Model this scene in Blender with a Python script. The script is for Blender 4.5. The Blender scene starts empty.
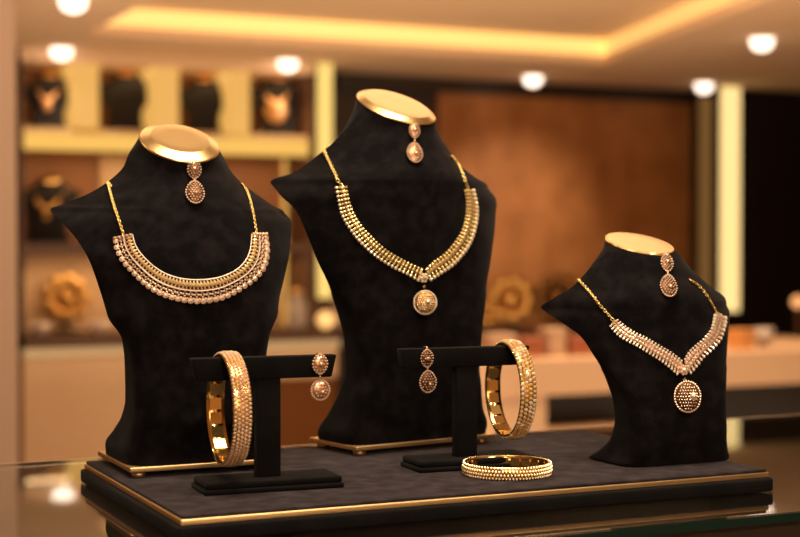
import bpy, bmesh, math, random
import numpy as np
from mathutils import Vector, Matrix
from mathutils.bvhtree import BVHTree

random.seed(7)
sc = bpy.context.scene
col = sc.collection
R = math.radians

# ---------------------------------------------------------------- camera
CAMZ = 1.3
YAW = R(25)                                   # the room's axes stand 25 degrees off the view
PITCH = math.atan(28 / 1500)
cam_d = bpy.data.cameras.new('camera')
cam = bpy.data.objects.new('camera', cam_d)
col.objects.link(cam)
cam.location = (0, 0, CAMZ)
cam.rotation_euler = (R(90) - PITCH, 0, -YAW)
cam_d.lens = 67.5
cam_d.sensor_width = 36
cam_d.clip_start = 0.02
cam_d.dof.use_dof = True
cam_d.dof.focus_distance = 1.015
cam_d.dof.aperture_fstop = 6.7
sc.camera = cam

# ---------------------------------------------------------------- view and world
vs = sc.view_settings
vs.view_transform = 'Standard'
vs.look = 'None'
vs.gamma = 1
vs.use_curve_mapping = False
vs.exposure = 0.0
w = bpy.data.worlds.new('world')
sc.world = w
w.use_nodes = True
w.node_tree.nodes['Background'].inputs[0].default_value = (1.0, 0.62, 0.34, 1)
w.node_tree.nodes['Background'].inputs[1].default_value = 0.25
sc.cycles.use_denoising = True
sc.cycles.sample_clamp_indirect = 4
sc.cycles.max_bounces = 8

# ---------------------------------------------------------------- unseen lights without fixtures; the fill lights are added
def area(name, loc, size, power, color=(1, .74, .46), rot=(0, 0, 0), size_y=None):
    d = bpy.data.lights.new(name, 'AREA')
    d.energy = power
    d.color = color
    d.shape = 'RECTANGLE'
    d.size = size
    d.size_y = size_y or size
    o = bpy.data.objects.new(name, d)
    col.objects.link(o)
    o.location = loc
    o.rotation_euler = rot
    return o

def spot(name, loc, target, power, angle=60, color=(1, .78, .5), radius=.04, blend=.6):
    d = bpy.data.lights.new(name, 'SPOT')
    d.energy = power
    d.color = color
    d.spot_size = R(angle)
    d.spot_blend = blend
    d.shadow_soft_size = radius
    o = bpy.data.objects.new(name, d)
    col.objects.link(o)
    o.location = loc
    o.rotation_euler = (Vector(target) - Vector(loc)).to_track_quat('-Z', 'Y').to_euler()
    return o

area('back_room_fill', (3.0, 4.6, 2.40), 2.0, 92, size_y=1.6, rot=(R(38), 0, 0))  # unseen, added and tilted to brighten the back walls
area('counter_light', (0.42, 0.86, 2.27), 0.7, 17, (1, .80, .58), size_y=.45)
area('cap_reflection_fill', (1.1, 2.3, 2.27), 1.8, 8.5, (1, .74, .46), size_y=1.0)  # unseen panel added for the gold caps to reflect
spot('end_wall_fill', (.3, 2.2, 2.25), (.45, 3.55, 1.2), 34, 75, (1, .78, .56))  # unseen, added to brighten the end wall
area('front_wall_fill', (0.5, -1.9, 2.27), 2.4, 26, (1, .76, .5), (R(-25), 0, 0), .4)  # unseen, added to light the front wall for the metal's reflections
area('jewelry_front_fill', (-0.5, -1.5, 2.1), 1.8, 15, (1, .80, .58), (R(50), 0, R(-18)), 1.0)  # unseen front fill added for the jewelry
spot('display_spot', (0.05, -0.35, 2.2), (0.45, 0.95, 1.2), 33, 40, (1, .84, .62), radius=.03)
spot('display_spot', (0.95, -0.1, 2.2), (0.5, 0.95, 1.2), 20, 40, (1, .84, .62), radius=.03)
spot('display_spot', (-0.25, 1.5, 2.2), (0.42, 1.0, 1.25), 8, 40, radius=.03)
spot('wall_washer', (4.5, 6.6, 2.27), (4.68, 8.3, 1.35), 120, 44, (1, .80, .60), radius=.05, blend=1)
spot('desk_front_fill', (1.5, 2.6, 2.25), (2.0, 4.55, .75), 85, 26, (1, .78, .56))  # unseen, added to brighten the desk front
area('room_bounce', (2.6, 5.2, 0.5), 3.4, 50, (1, .72, .46), (R(180), 0, 0), 3.6)

# ---------------------------------------------------------------- helpers
_fwd = Vector((math.sin(YAW) * math.cos(PITCH), math.cos(YAW) * math.cos(PITCH), -math.sin(PITCH)))
_rgt = Vector((math.cos(YAW), -math.sin(YAW), 0))
_up = _rgt.cross(_fwd)
EYE = Vector((0, 0, CAMZ))

def ray(px, py):
    return (_rgt * (px - 400) + _up * (268.5 - py) + _fwd * 1500).normalized()

def at_z(px, py, z):                          # the point of a level plane seen at a pixel
    d = ray(px, py)
    return EYE + d * ((z - CAMZ) / d.z)

def at_y(px, py, y):                          # the point of a wall plane Y = y seen at a pixel
    d = ray(px, py)
    return EYE + d * (y / d.y)

def link(o, parent=None):
    col.objects.link(o)
    if parent:
        o.parent = parent
    return o

def tag(o, label=None, cat=None, group=None, kind=None):
    if label: o['label'] = label
    if cat: o['category'] = cat
    if group: o['group'] = group
    if kind: o['kind'] = kind
    return o

def empty(name, loc, rz=0, label=None, cat=None, group=None):
    o = bpy.data.objects.new(name, None)
    o.empty_display_size = .05
    o.location = loc
    o.rotation_euler = (0, 0, rz)
    col.objects.link(o)
    return tag(o, label, cat, group)

def mesh_obj(name, bm, mats, parent=None, smooth=True, loc=None, bevel=0, auto=None):
    me = bpy.data.meshes.new(name)
    bmesh.ops.recalc_face_normals(bm, faces=bm.faces)
    bm.to_mesh(me)
    bm.free()
    if not isinstance(mats, (list, tuple)):
        mats = [mats]
    for m in mats:
        me.materials.append(m)
    if smooth:
        for p in me.polygons:
            p.use_smooth = True
        if auto:
            me.set_sharp_from_angle(angle=R(auto))
    o = bpy.data.objects.new(name, me)
    link(o, parent)
    if loc is not None:
        o.location = loc
    if bevel:
        md = o.modifiers.new('bevel', 'BEVEL')
        md.width = bevel
        md.segments = 3
        md.limit_method = 'ANGLE'
    return o

def add_box(bm, lo, hi, mat=0, M=None, taper=None):
    vs_ = []
    for z in (lo[2], hi[2]):
        for x, y in ((lo[0], lo[1]), (hi[0], lo[1]), (hi[0], hi[1]), (lo[0], hi[1])):
            v = Vector((x, y, z))
            if M: v = M @ v
            vs_.append(bm.verts.new(v))
    for f in ((3, 2, 1, 0), (4, 5, 6, 7), (0, 1, 5, 4), (1, 2, 6, 5), (2, 3, 7, 6), (3, 0, 4, 7)):
        fc = bm.faces.new([vs_[i] for i in f])
        fc.material_index = mat

def box(name, lo, hi, mat, parent=None, bevel=0, kind=None):
    """a box mesh whose origin is at the middle of its foot"""
    c = Vector(((lo[0] + hi[0]) / 2, (lo[1] + hi[1]) / 2, lo[2]))
    bm = bmesh.new()
    add_box(bm, Vector(lo) - c, Vector(hi) - c)
    o = mesh_obj(name, bm, mat, None, smooth=bool(bevel), bevel=bevel)
    o.location = c
    if parent:
        o.parent = parent
        o.location = c - parent.location
    if kind:
        o['kind'] = kind
    return o

def add_ball(bm, c, r, sub=1, mat=0, M=None, sc3=(1, 1, 1)):
    T = Matrix.Translation(c) @ Matrix.Diagonal((r * sc3[0], r * sc3[1], r * sc3[2], 1))
    if M: T = M @ T
    res = bmesh.ops.create_icosphere(bm, subdivisions=sub, radius=1, matrix=T)
    for v in res['verts']:
        for f in v.link_faces:
            f.material_index = mat

def add_tube(bm, pts, r, n=8, mat=0, closed=False, taper=None):
    pts = [Vector(p) for p in pts]
    N = len(pts)
    rings = []
    up = None
    for i, p in enumerate(pts):
        if closed:
            t = pts[(i + 1) % N] - pts[i - 1]
        else:
            t = pts[min(i + 1, N - 1)] - pts[max(i - 1, 0)]
        t.normalize()
        if up is None:
            up = Vector((0, 0, 1)) if abs(t.z) < .9 else Vector((1, 0, 0))
        a = t.cross(up)
        if a.length < 1e-6:
            a = t.orthogonal()
        a.normalize()
        up = a.cross(t).normalized()
        rr = r * (taper(i / (N - 1)) if taper else 1)
        rings.append([bm.verts.new(p + (a * math.cos(k * 2 * math.pi / n) + up * math.sin(k * 2 * math.pi / n)) * rr) for k in range(n)])
    rng = range(N) if closed else range(N - 1)
    for i in rng:
        A, B = rings[i], rings[(i + 1) % N]
        for k in range(n):
            f = bm.faces.new((A[k], A[(k + 1) % n], B[(k + 1) % n], B[k]))
            f.material_index = mat
    if not closed:
        for A in (rings[0], rings[-1]):
            f = bm.faces.new(A)
            f.material_index = mat

def add_lathe(bm, prof, n=32, mat=0, M=None, cap=True, closed=False):
    rings = []
    for r, z in prof:
        ring = []
        for k in range(n):
            a = 2 * math.pi * k / n
            v = Vector((r * math.cos(a), r * math.sin(a), z))
            if M: v = M @ v
            ring.append(bm.verts.new(v))
        rings.append(ring)
    L = len(rings)
    for i in range(L if closed else L - 1):
        A, B = rings[i], rings[(i + 1) % L]
        for k in range(n):
            f = bm.faces.new((A[k], A[(k + 1) % n], B[(k + 1) % n], B[k]))
            f.material_index = mat
    if cap and not closed:
        for A in (rings[0], rings[-1]):
            f = bm.faces.new(A)
            f.material_index = mat

# ---------------------------------------------------------------- materials
def mat(name, base, rough=.5, metal=0, noise=None, bump=None, sheen=0, emit=None, spec=None, trans=0, ior=None, coat=0):
    m = bpy.data.materials.new(name)
    m.use_nodes = True
    nt = m.node_tree
    b = nt.nodes['Principled BSDF']
    b.inputs['Base Color'].default_value = (*base, 1)
    b.inputs['Roughness'].default_value = rough
    b.inputs['Metallic'].default_value = metal
    if spec is not None: b.inputs['Specular IOR Level'].default_value = spec
    if ior: b.inputs['IOR'].default_value = ior
    if trans: b.inputs['Transmission Weight'].default_value = trans
    if coat: b.inputs['Coat Weight'].default_value = coat
    if sheen:
        b.inputs['Sheen Weight'].default_value = sheen
        b.inputs['Sheen Roughness'].default_value = .45
        b.inputs['Sheen Tint'].default_value = (1, .9, .85, 1)
    tc = nt.nodes.new('ShaderNodeTexCoord')
    if noise:                                 # (scale, second colour, lower, upper, stretch)
        scale, c2, lo, hi = noise[:4]
        n = nt.nodes.new('ShaderNodeTexNoise')
        n.inputs['Scale'].default_value = scale
        n.inputs['Detail'].default_value = 5
        if len(noise) > 4:
            mp = nt.nodes.new('ShaderNodeMapping')
            mp.inputs['Scale'].default_value = noise[4]
            nt.links.new(tc.outputs['Object'], mp.inputs[0])
            nt.links.new(mp.outputs[0], n.inputs['Vector'])
        else:
            nt.links.new(tc.outputs['Object'], n.inputs['Vector'])
        r = nt.nodes.new('ShaderNodeValToRGB')
        r.color_ramp.elements[0].position = lo
        r.color_ramp.elements[1].position = hi
        r.color_ramp.elements[0].color = (*base, 1)
        r.color_ramp.elements[1].color = (*c2, 1)
        nt.links.new(n.outputs['Fac'], r.inputs[0])
        nt.links.new(r.outputs[0], b.inputs['Base Color'])
    if bump:
        n2 = nt.nodes.new('ShaderNodeTexNoise')
        n2.inputs['Scale'].default_value = bump[0]
        n2.inputs['Detail'].default_value = 4
        nt.links.new(tc.outputs['Object'], n2.inputs['Vector'])
        bp = nt.nodes.new('ShaderNodeBump')
        bp.inputs['Strength'].default_value = bump[1]
        bp.inputs['Distance'].default_value = bump[2] if len(bump) > 2 else .001
        nt.links.new(n2.outputs['Fac'], bp.inputs['Height'])
        nt.links.new(bp.outputs[0], b.inputs['Normal'])
    if emit:
        b.inputs['Emission Color'].default_value = (*emit[0], 1)
        b.inputs['Emission Strength'].default_value = emit[1]
    return m

VELVET = mat('black_velvet', (.0032, .0024, .0027), .95, noise=(90, (.0115, .0087, .0092), .42, .76), bump=(700, .5, .0004), sheen=.05, spec=.07)
PAD = mat('black_suede', (.0185, .0145, .0165), .95, noise=(80, (.046, .035, .040), .36, .72), bump=(700, .6, .0004), sheen=.07, spec=.08)
SIDE = mat('black_side_velvet', (.005, .004, .004), .9, noise=(40, (.009, .007, .007), .4, .7), sheen=.03, spec=.15)
STAND = mat('black_stand_velvet', (.004, .0033, .0032), .95, noise=(60, (.007, .0058, .0058), .4, .7), sheen=.04, spec=.12)
BRASS = mat('brushed_brass', (.95, .66, .32), .42, 1, bump=(300, .08, .0002))
CAPG = mat('satin_gold', (1.0, .69, .30), .27, 1, bump=(160, .05, .0002))
GOLD = mat('polished_gold', (1.0, .66, .22), .16, 1)
CHAIN = mat('chain_gold', (1.0, .76, .30), .25, 1)
STONE = mat('set_stones', (.95, .66, .46), .24, .45, spec=.9)
PALE = mat('pale_stones', (1.0, .84, .64), .2, .25, spec=1.0)
ROSE = mat('rose_gold', (.90, .58, .36), .26, .85)
WARMST = mat('golden_stones', (1.0, .73, .35), .22, .6, spec=.9)
OPEN = mat('dark_openwork', (.13, .06, .03), .45, .8)

# ================================================================ the room
YW = 8.32                                     # the back wall
CEIL = 2.3
M_CEIL = mat('ceiling_paint', (.86, .62, .41), .9)
M_WALL = mat('dark_wall', (.035, .016, .008), .6)
M_LEFT = mat('plaster_wall', (.74, .50, .35), .8)
M_FLOOR = mat('stone_floor', (.30, .20, .13), .35, noise=(3, (.36, .25, .17), .3, .7))
M_SHADOW_CTR = mat('shadow_and_counter_brown', (.03, .016, .009), .5)

X0, X1, Y0 = -2.6, 9.5, -2.6
box('floor', (X0, Y0, -.1), (X1, YW, 0), M_FLOOR, kind='structure')
box('wall_back', (X0, YW, 0), (X1, YW + .12, CEIL + .35), M_WALL, kind='structure')
box('wall_left', (X0 - .12, Y0, 0), (X0, YW + .12, CEIL + .35), M_LEFT, kind='structure')
box('wall_right', (X1, Y0, 0), (X1 + .12, YW + .12, CEIL + .35), M_WALL, kind='structure')
box('wall_front', (X0, Y0 - .12, 0), (X1, Y0, CEIL + .35), M_LEFT, kind='structure')
p = at_y(18, 300, 3.55)
box('wall_end', (p.x - .55, 3.55, 0), (p.x, 4.0, CEIL), M_LEFT, bevel=.01, kind='structure')

# ceiling with a sunken tray
A = at_z(93, 31, CEIL); A.y = 7.25
B = at_z(606, 65, CEIL); B.y = 7.25
Cc = at_z(773, 0, CEIL)
dd = (Cc - B); t = (3.0 - B.y) / dd.y
Cn = B + dd * t
D = Vector((A.x, 3.0, CEIL))
TR = .135
bm = bmesh.new()
o4 = [bm.verts.new((x, y, CEIL)) for x, y in ((X0, Y0), (X1, Y0), (X1, YW + .1), (X0, YW + .1))]
i4 = [bm.verts.new((q.x, q.y, CEIL)) for q in (D, Cn, B, A)]
t4 = [bm.verts.new((q.x, q.y, CEIL + TR)) for q in (D, Cn, B, A)]
for k in range(4):
    bm.faces.new((o4[k], o4[(k + 1) % 4], i4[(k + 1) % 4], i4[k]))
    bm.faces.new((i4[k], i4[(k + 1) % 4], t4[(k + 1) % 4], t4[k]))
bm.faces.new(t4)
ce = mesh_obj('ceiling', bm, M_CEIL, smooth=False)
ce['kind'] = 'structure'

# tray's far and right faces made to glow, imitating cove light on them
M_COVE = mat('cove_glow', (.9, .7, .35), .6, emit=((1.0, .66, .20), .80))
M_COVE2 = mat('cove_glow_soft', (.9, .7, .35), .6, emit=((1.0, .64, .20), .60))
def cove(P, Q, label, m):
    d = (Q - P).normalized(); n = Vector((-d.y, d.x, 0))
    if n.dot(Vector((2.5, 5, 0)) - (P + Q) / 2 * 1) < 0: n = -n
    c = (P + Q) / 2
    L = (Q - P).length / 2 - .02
    e = empty('cove_lit_face', (c.x, c.y, CEIL), math.atan2(d.y, d.x), label, 'cove light')
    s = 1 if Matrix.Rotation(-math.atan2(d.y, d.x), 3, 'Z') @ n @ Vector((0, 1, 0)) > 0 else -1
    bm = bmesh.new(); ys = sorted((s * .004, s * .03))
    add_box(bm, (-L, ys[0], .045), (L, ys[1], TR - .002)); mesh_obj('diffuser', bm, m, e, smooth=False)  # this diffuser is a tray face, emissive in place of cove light
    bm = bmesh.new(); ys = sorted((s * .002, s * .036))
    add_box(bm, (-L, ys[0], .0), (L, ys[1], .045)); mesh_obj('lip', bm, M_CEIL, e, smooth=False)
cove(A, B, 'long yellow far face of the ceiling tray, glow standing in for cove light', M_COVE)
cove(B, Cn, 'yellow right face of the ceiling tray running toward the viewer, glow standing in for cove light', M_COVE2)

# dark strip put in for the shadow under the ceiling, wooden wall panel
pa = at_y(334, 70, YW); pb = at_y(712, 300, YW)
box('shadow_strip_1', (pa.x, YW - .06, CEIL - .09), (X1, YW, CEIL), M_SHADOW_CTR, kind='structure')
M_PANEL = mat('patterned_wood_panel', (.32, .115, .028), .5, noise=(5, (.50, .20, .06), .35, .7, (1, 1, .8)), bump=(6, .3, .02))
q = at_y(436, 200, YW)
wp = box('wall_panel', (q.x, YW - .04, .62), (pb.x, YW - .005, CEIL - .09), M_PANEL)
tag(wp, 'large patterned brown wall panel behind the middle and right busts', 'wall panel')

# recessed downlights
M_DL = mat('downlight_glow', (1, .9, .8), .5, emit=((1.0, .82, .66), 2.6))
M_RING = mat('downlight_ring', (.7, .55, .42), .5)
dls = [(63, 47, 'recessed downlight above the left end of the shelving unit'),
       (285, 61, 'recessed downlight above the left light column'),
       (533, 76, 'recessed downlight above the brown wall panel, right of the tallest bust'),
       (704, 83, 'recessed downlight just left of the bright right light column'),
       (762, 38, 'recessed downlight highest on the right, nearest the upper right corner'),
       (73, -3, 'recessed downlight cut by the top edge, above the left shelving')]
for i, (px, py, lb) in enumerate(dls):
    q = at_z(px, py, CEIL)
    if i < 2: q.y = 7.82
    e = empty('downlight', (q.x, q.y, CEIL), 0, lb, 'ceiling light', 'recessed ceiling downlights')
    bm = bmesh.new(); add_lathe(bm, [(.056, -.001), (.056, -.02), (.050, -.042), (.032, -.058), (.01, -.064)], 24); mesh_obj('lamp', bm, M_DL, e)
    bm = bmesh.new(); add_lathe(bm, [(.057, -.002), (.068, -.006), (.070, 0), (.057, 0)], 24, closed=True); mesh_obj('ring', bm, M_RING, e)
    if i in (0, 1):
        spot('downlight_beam', (q.x, q.y, CEIL - .08), (q.x, q.y + .2, 0), 10, 110, radius=.04)

# ---------------------------------------------------------------- shelving unit
YS = 7.92
M_WOOD = mat('dark_brown_shelf', (.10, .040, .016), .5)
M_NICHE = mat('niche_back', (.28, .11, .035), .6)
M_TAN = mat('tan_laminate', (.60, .38, .20), .5)
M_STRIP = mat('shelf_strip_glow', (.04, .02, .01), .5, emit=((1.0, .56, .11), .90))
M_DIV = mat('lit_divider', (.04, .02, .01), .5, emit=((1.0, .52, .115), .80))
M_BASEC = mat('beige_cabinet', (.86, .60, .38), .55)
xl = at_y(20, 200, YS).x; xr = at_y(333, 200, YS).x
xs = at_y(308, 200, YS).x
def zy(py, px=180): return at_y(px, py, YS).z
z_c = zy(343); z_top = CEIL - .001
z_s1, z_s1t = zy(153), zy(137)
z_s2, z_s2t = zy(253), zy(243)
su = empty('shelving_unit', ((xl + xr) / 2, YS + .2, 0), 0, 'built-in shelving with glowing yellow dividers behind the left bust', 'shelving')
def sb(name, x0, x1, z0, z1, m, y0=YS, y1=YW - .01):
    return box(name, (x0, y0, z0), (x1, y1, z1), m, su)
sb('back_panel', xl, xr, z_c, z_top, M_NICHE, YW - .03, YW - .005)
sb('side_panel', xl, xl + .02, z_c, z_top, M_WOOD)
sb('side_panel', xs, xr, z_c, z_top, M_WOOD)
zt = at_y(60, 58, YS).z
sb('top_fascia', xl, xr, min(zt, CEIL - .06), z_top, M_CEIL, YS - .01)
for a_, b_ in ((73, 99), (153, 179), (229, 250)):
    xa, xb = at_y(a_, 100, YS).x, at_y(b_, 100, YS).x
    sb('lit_divider', xa, xb, z_s1t, min(zt, CEIL - .06), M_DIV, YS, YS + .3)
sb('shelf', xl + .02, xs, z_s1t, z_s1t + .03, M_TAN)
sb('light_strip', xl + .02, xs, z_s1, z_s1t, M_STRIP, YS - .01, YS + .03)
sb('shelf', xl + .02, xs, z_s2, z_s2t, M_WOOD)
sb('worktop', xl, xr, z_c, z_c + .06, M_WOOD, YS - .12)
sb('light_strip', xl, xr, z_c - .045, z_c, mat('base_strip_glow', (.04, .02, .01), .5, emit=((1.0, .58, .24), .55)), YS - .10, YS - .06)
sb('cabinet_base', xl, at_y(262, 400, YS).x, 0.0, z_c - .045, M_BASEC, YS - .06)
z_d = zy(377, 310)
sb('apron', at_y(262, 400, YS).x, xr, z_d, z_c - .045, M_BASEC, YS - .06)
sb('drawer_base', at_y(262, 400, YS).x, xr, 0, z_d, mat('amber_wood', (.22, .075, .018), .4), YS - .04)
xa, xb = at_y(203, 100, YS).x, at_y(128, 100, YS).x
for a_, b_, z0, z1, m in ((100, 128, z_s2t, z_s1, M_TAN), (283, 300, z_s1t + .03, zt, M_DIV), (284, 299, z_c + .06, z_s1, M_DIV)):
    sb('lit_back_panel' if m is M_DIV else 'tan_back_panel', at_y(a_, 100, YW - .06).x, at_y(b_, 100, YW - .06).x, z0, min(z1, CEIL - .06), m, YW - .06, YW - .03)
sb('tan_back_panel', xl + .02, at_y(300, 300, YW - .06).x, z_c + .06, z_s2, M_TAN, YW - .055, YW - .03)
# lamps under the shelves
for zz, pw in ((z_s1 - .01, 2.6), (z_s2 - .01, 3.2), (min(zt, CEIL - .06) - .01, 1.6)):
    area('shelf_lamp', ((xl + xs) / 2, YS + .12, zz), xs - xl - .1, pw, (1, .62, .3), size_y=.05)

# ---------------------------------------------------------------- light columns
def column(px0, px1, py0, py1, Y, m, label, back=None):
    a = at_y(px0, py0, Y); b = at_y(px1, py1, Y)
    top = min(a.z, CEIL)
    e = empty('light_column', ((a.x + b.x) / 2, Y, b.z), 0, label, 'light column')
    hw = (b.x - a.x) / 2; h = top - b.z
    bm = bmesh.new()
    prof = [(-hw, 0), (hw, 0), (hw, h), (-hw, h)]
    add_box(bm, (-hw, .0, .012), (hw, .02, h - .002)); mesh_obj('diffuser', bm, m, e, smooth=False)
    bm = bmesh.new(); add_box(bm, (-hw - .006, -.022, 0), (hw + .006, .03, .012)); mesh_obj('end_cap', bm, M_WOOD, e, smooth=False)
    bm = bmesh.new(); add_box(bm, (-hw - .004, .021, .013), (hw + .004, .035, h - .002)); mesh_obj('channel', bm, M_WOOD, e, smooth=False)
M_LC1 = mat('column_glow_left', (.03, .02, .01), .5, emit=((1.0, .67, .18), 1.08))
M_LC2 = mat('column_glow_right', (.03, .02, .01), .5, emit=((1.0, .69, .27), 1.25))
M_LC3 = mat('dim_amber_glow', (.02, .01, .005), .5, emit=((1.0, .48, .13), .16))  # faint emissive amber strip
column(318.5, 332.5, 60, 300, 7.86, M_LC1, 'vertical glowing light column between the left and the tallest bust')
M_DARK = mat('dark_brown_slab', (.012, .006, .004), .45)
q = at_y(713, 200, 8.03)
dw = box('wall_slab', (q.x, 8.03, 0), (X1, YW, CEIL), M_DARK); tag(dw, 'dark brown wall slab at the right edge behind the bright light column', 'wall panel')
column(722.5, 739.5, 80, 313, 7.95, M_LC2, 'bright tall vertical light column at the right, above the smallest bust')
column(701, 711, 96, 400, 7.985, M_LC3, 'dim narrow amber strip just left of the bright right column')

# ---------------------------------------------------------------- sales desk in the middle distance
YD = 4.55
M_DESK = mat('beige_desk', (.62, .39, .235), .5)
M_BAY = mat('dark_desk_bay', (.012, .005, .0025), .5)
xd0 = at_y(438, 360, YD).x; xd1 = at_y(900, 360, YD).x
ztop = at_y(760, 352, YD).z; zbt = at_y(760, 385, YD).z
xm = at_y(548, 400, YD).x; xk = at_y(640, 400, YD).x
de = empty('sales_desk', ((xd0 + xd1) / 2, YD + .35, 0), 0, 'long beige sales desk with dark open bays behind the right bust', 'desk')
def db(name, x0, x1, z0, z1, m, y0=YD, y1=YD + .7): return box(name, (x0, y0, z0), (x1, y1, z1), m, de)
db('desk_top', xd0, xd1, zbt, ztop, M_DESK)
db('side_panel', xd0, xm, 0.0, zbt, M_DESK, YD + .01)
db('bay_back', xm, xd1, .0, zbt, M_BAY, YD + .12)
zpl = at_y(580, 428, YD).z
db('plinth', xm, xk, 0, zpl, M_DESK, YD + .01, YD + .12)
area('desk_top_fill', (at_y(600, 360, YD).x, YD + .0, 2.2), .5, 5, (1, .72, .44), size_y=1.8)  # unseen area light added over the desk

# ================================================================ glass counter
ZG = 1.1245
M_GLASS = mat('counter_glass', (.93, .98, .95), .012, trans=1, ior=1.31)
M_GEDGE = mat('green_glass_edge', (.006, .024, .017), .12, spec=.5)
M_CASE = mat('dark_case', (.03, .016, .010), .5)
M_CASEIN = mat('case_lining', (.03, .018, .011), .8)
gx0, gx1, gy0, gy1 = -.75, 1.75, .768, 1.197
co = empty('glass_counter', ((gx0 + gx1) / 2, (gy0 + gy1) / 2, 0), 0, 'glass topped display counter with a green front edge under the black platform', 'counter')
def cb(name, lo, hi, m, bevel=0): return box(name, lo, hi, m, co, bevel)
cb('glass_top', (gx0, gy0 + .0012, ZG - .006), (gx1, gy1 - .001, ZG), M_GLASS)
cb('glass_edge', (gx0, gy0 - .0008, ZG - .006), (gx1, gy0 + .001, ZG - .0003), M_GEDGE)
cb('back_rail', (gx0, gy1 - .001, ZG - .008), (gx1, gy1 + .004, ZG - .0002), mat('rail_metal', (.75, .62, .48), .35, 1))
cb('case_deck', (gx0 + .01, gy0 + .012, ZG - .24), (gx1 - .01, gy1 - .01, ZG - .225), M_CASEIN)
cb('front_panel', (gx0, gy0 + .002, ZG - .24), (gx1, gy0 + .010, ZG - .0065), M_CASE)
xb_ = .885  # the back's colour split imitates the view through the glass
cb('back_panel', (gx0, gy1 - .010, ZG - .24), (xb_, gy1 - .002, ZG - .0082), mat('brown_case_back', (.10, .055, .03), .6))
cb('back_panel', (xb_ + .0005, gy1 - .010, ZG - .24), (gx1, gy1 - .002, ZG - .0082), M_CASE)
area('case_fill', (.3, gy0 + .03, ZG - .02), 1.4, .05, (1, .72, .42), (R(60), 0, 0), .01)  # unseen, added to brighten the inside of the case
cb('side_panel', (gx0, gy0 + .011, ZG - .24), (gx0 + .01, gy1 - .011, ZG - .0065), M_CASE)
cb('side_panel', (gx1 - .01, gy0 + .011, ZG - .24), (gx1, gy1 - .011, ZG - .0065), M_CASE)
cb('cabinet', (gx0, gy0, 0), (gx1, gy1, ZG - .2405), M_CASE)

# ================================================================ black platform
PT = 1.14
px0, px1, py0, py1 = .2523, .6755, .8406, 1.0805
pl = empty('display_platform', ((px0 + px1) / 2, (py0 + py1) / 2, ZG), 0, 'wide black velvet platform with a thin gold edge line on the glass counter', 'display platform')
box('block', (px0 - .0035, py0 - .0035, ZG), (px1 + .0035, py1 + .0035, ZG + .0097), SIDE, pl, bevel=.002)
box('gold_trim', (px0 - .0010, py0 - .0010, ZG + .0098), (px1 + .0010, py1 + .0010, ZG + .0133), BRASS, pl, bevel=.0006)
box('velvet_pad', (px0, py0, ZG + .0133), (px1, py1, PT), PAD, pl, bevel=.001)

# ================================================================ display busts
# each row: height, half width, depth of the side edges, front, back, two shape powers, tilt
B1 = [
    (0.0075, 0.0525, -0.0002, -0.0432, 0.0428, 6, 6, 0),
    (0.0159, 0.0536, -0.0011, -0.0421, 0.0389, 6, 6, 0),
    (0.0261, 0.0506, -0.0077, -0.0437, 0.0263, 6, 5, 0),
    (0.0374, 0.0486, -0.0177, -0.0457, 0.0103, 5, 5, 0),
    (0.0498, 0.0481, -0.0218, -0.0458, 0.0022, 5, 4, 0),
    (0.0743, 0.0488, -0.0212, -0.0442, 0.0028, 4, 3.5, 0),
    (0.092, 0.0514, -0.0232, -0.0457, 0.004, 3.5, 3, 0),
    (0.1068, 0.0604, -0.0172, -0.045, 0.0074, 3, 2.2, 0),
    (0.1252, 0.066, -0.0153, -0.0457, 0.0106, 2.5, 1.6, 0),
    (0.1445, 0.072, -0.0121, -0.0426, 0.0183, 2.2, 1.4, 0),
    (0.1604, 0.0784, -0.0004, -0.0381, 0.0268, 2, 1.2, 0),
    (0.1751, 0.0865, 0.0196, -0.0304, 0.0379, 2, 1.2, 0),
    (0.1813, 0.0885, 0.0399, -0.0297, 0.0398, 2, 1.2, 0),
    (0.1861, 0.078, 0.0358, -0.0266, 0.0426, 2, 1.3, 2.6),
    (0.1936, 0.0636, 0.0267, -0.0249, 0.0422, 2, 1.6, 6),
    (0.2028, 0.0496, 0.0246, -0.0186, 0.0451, 2, 1.9, 12),
    (0.2132, 0.0394, 0.0229, -0.0141, 0.0464, 2, 2, 18.9),
    (0.2204, 0.0358, 0.0247, -0.0086, 0.0497, 2, 2, 24),
    (0.2299, 0.0284, 0.0175, -0.011, 0.046, 2, 2, 28.3),
]
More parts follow.
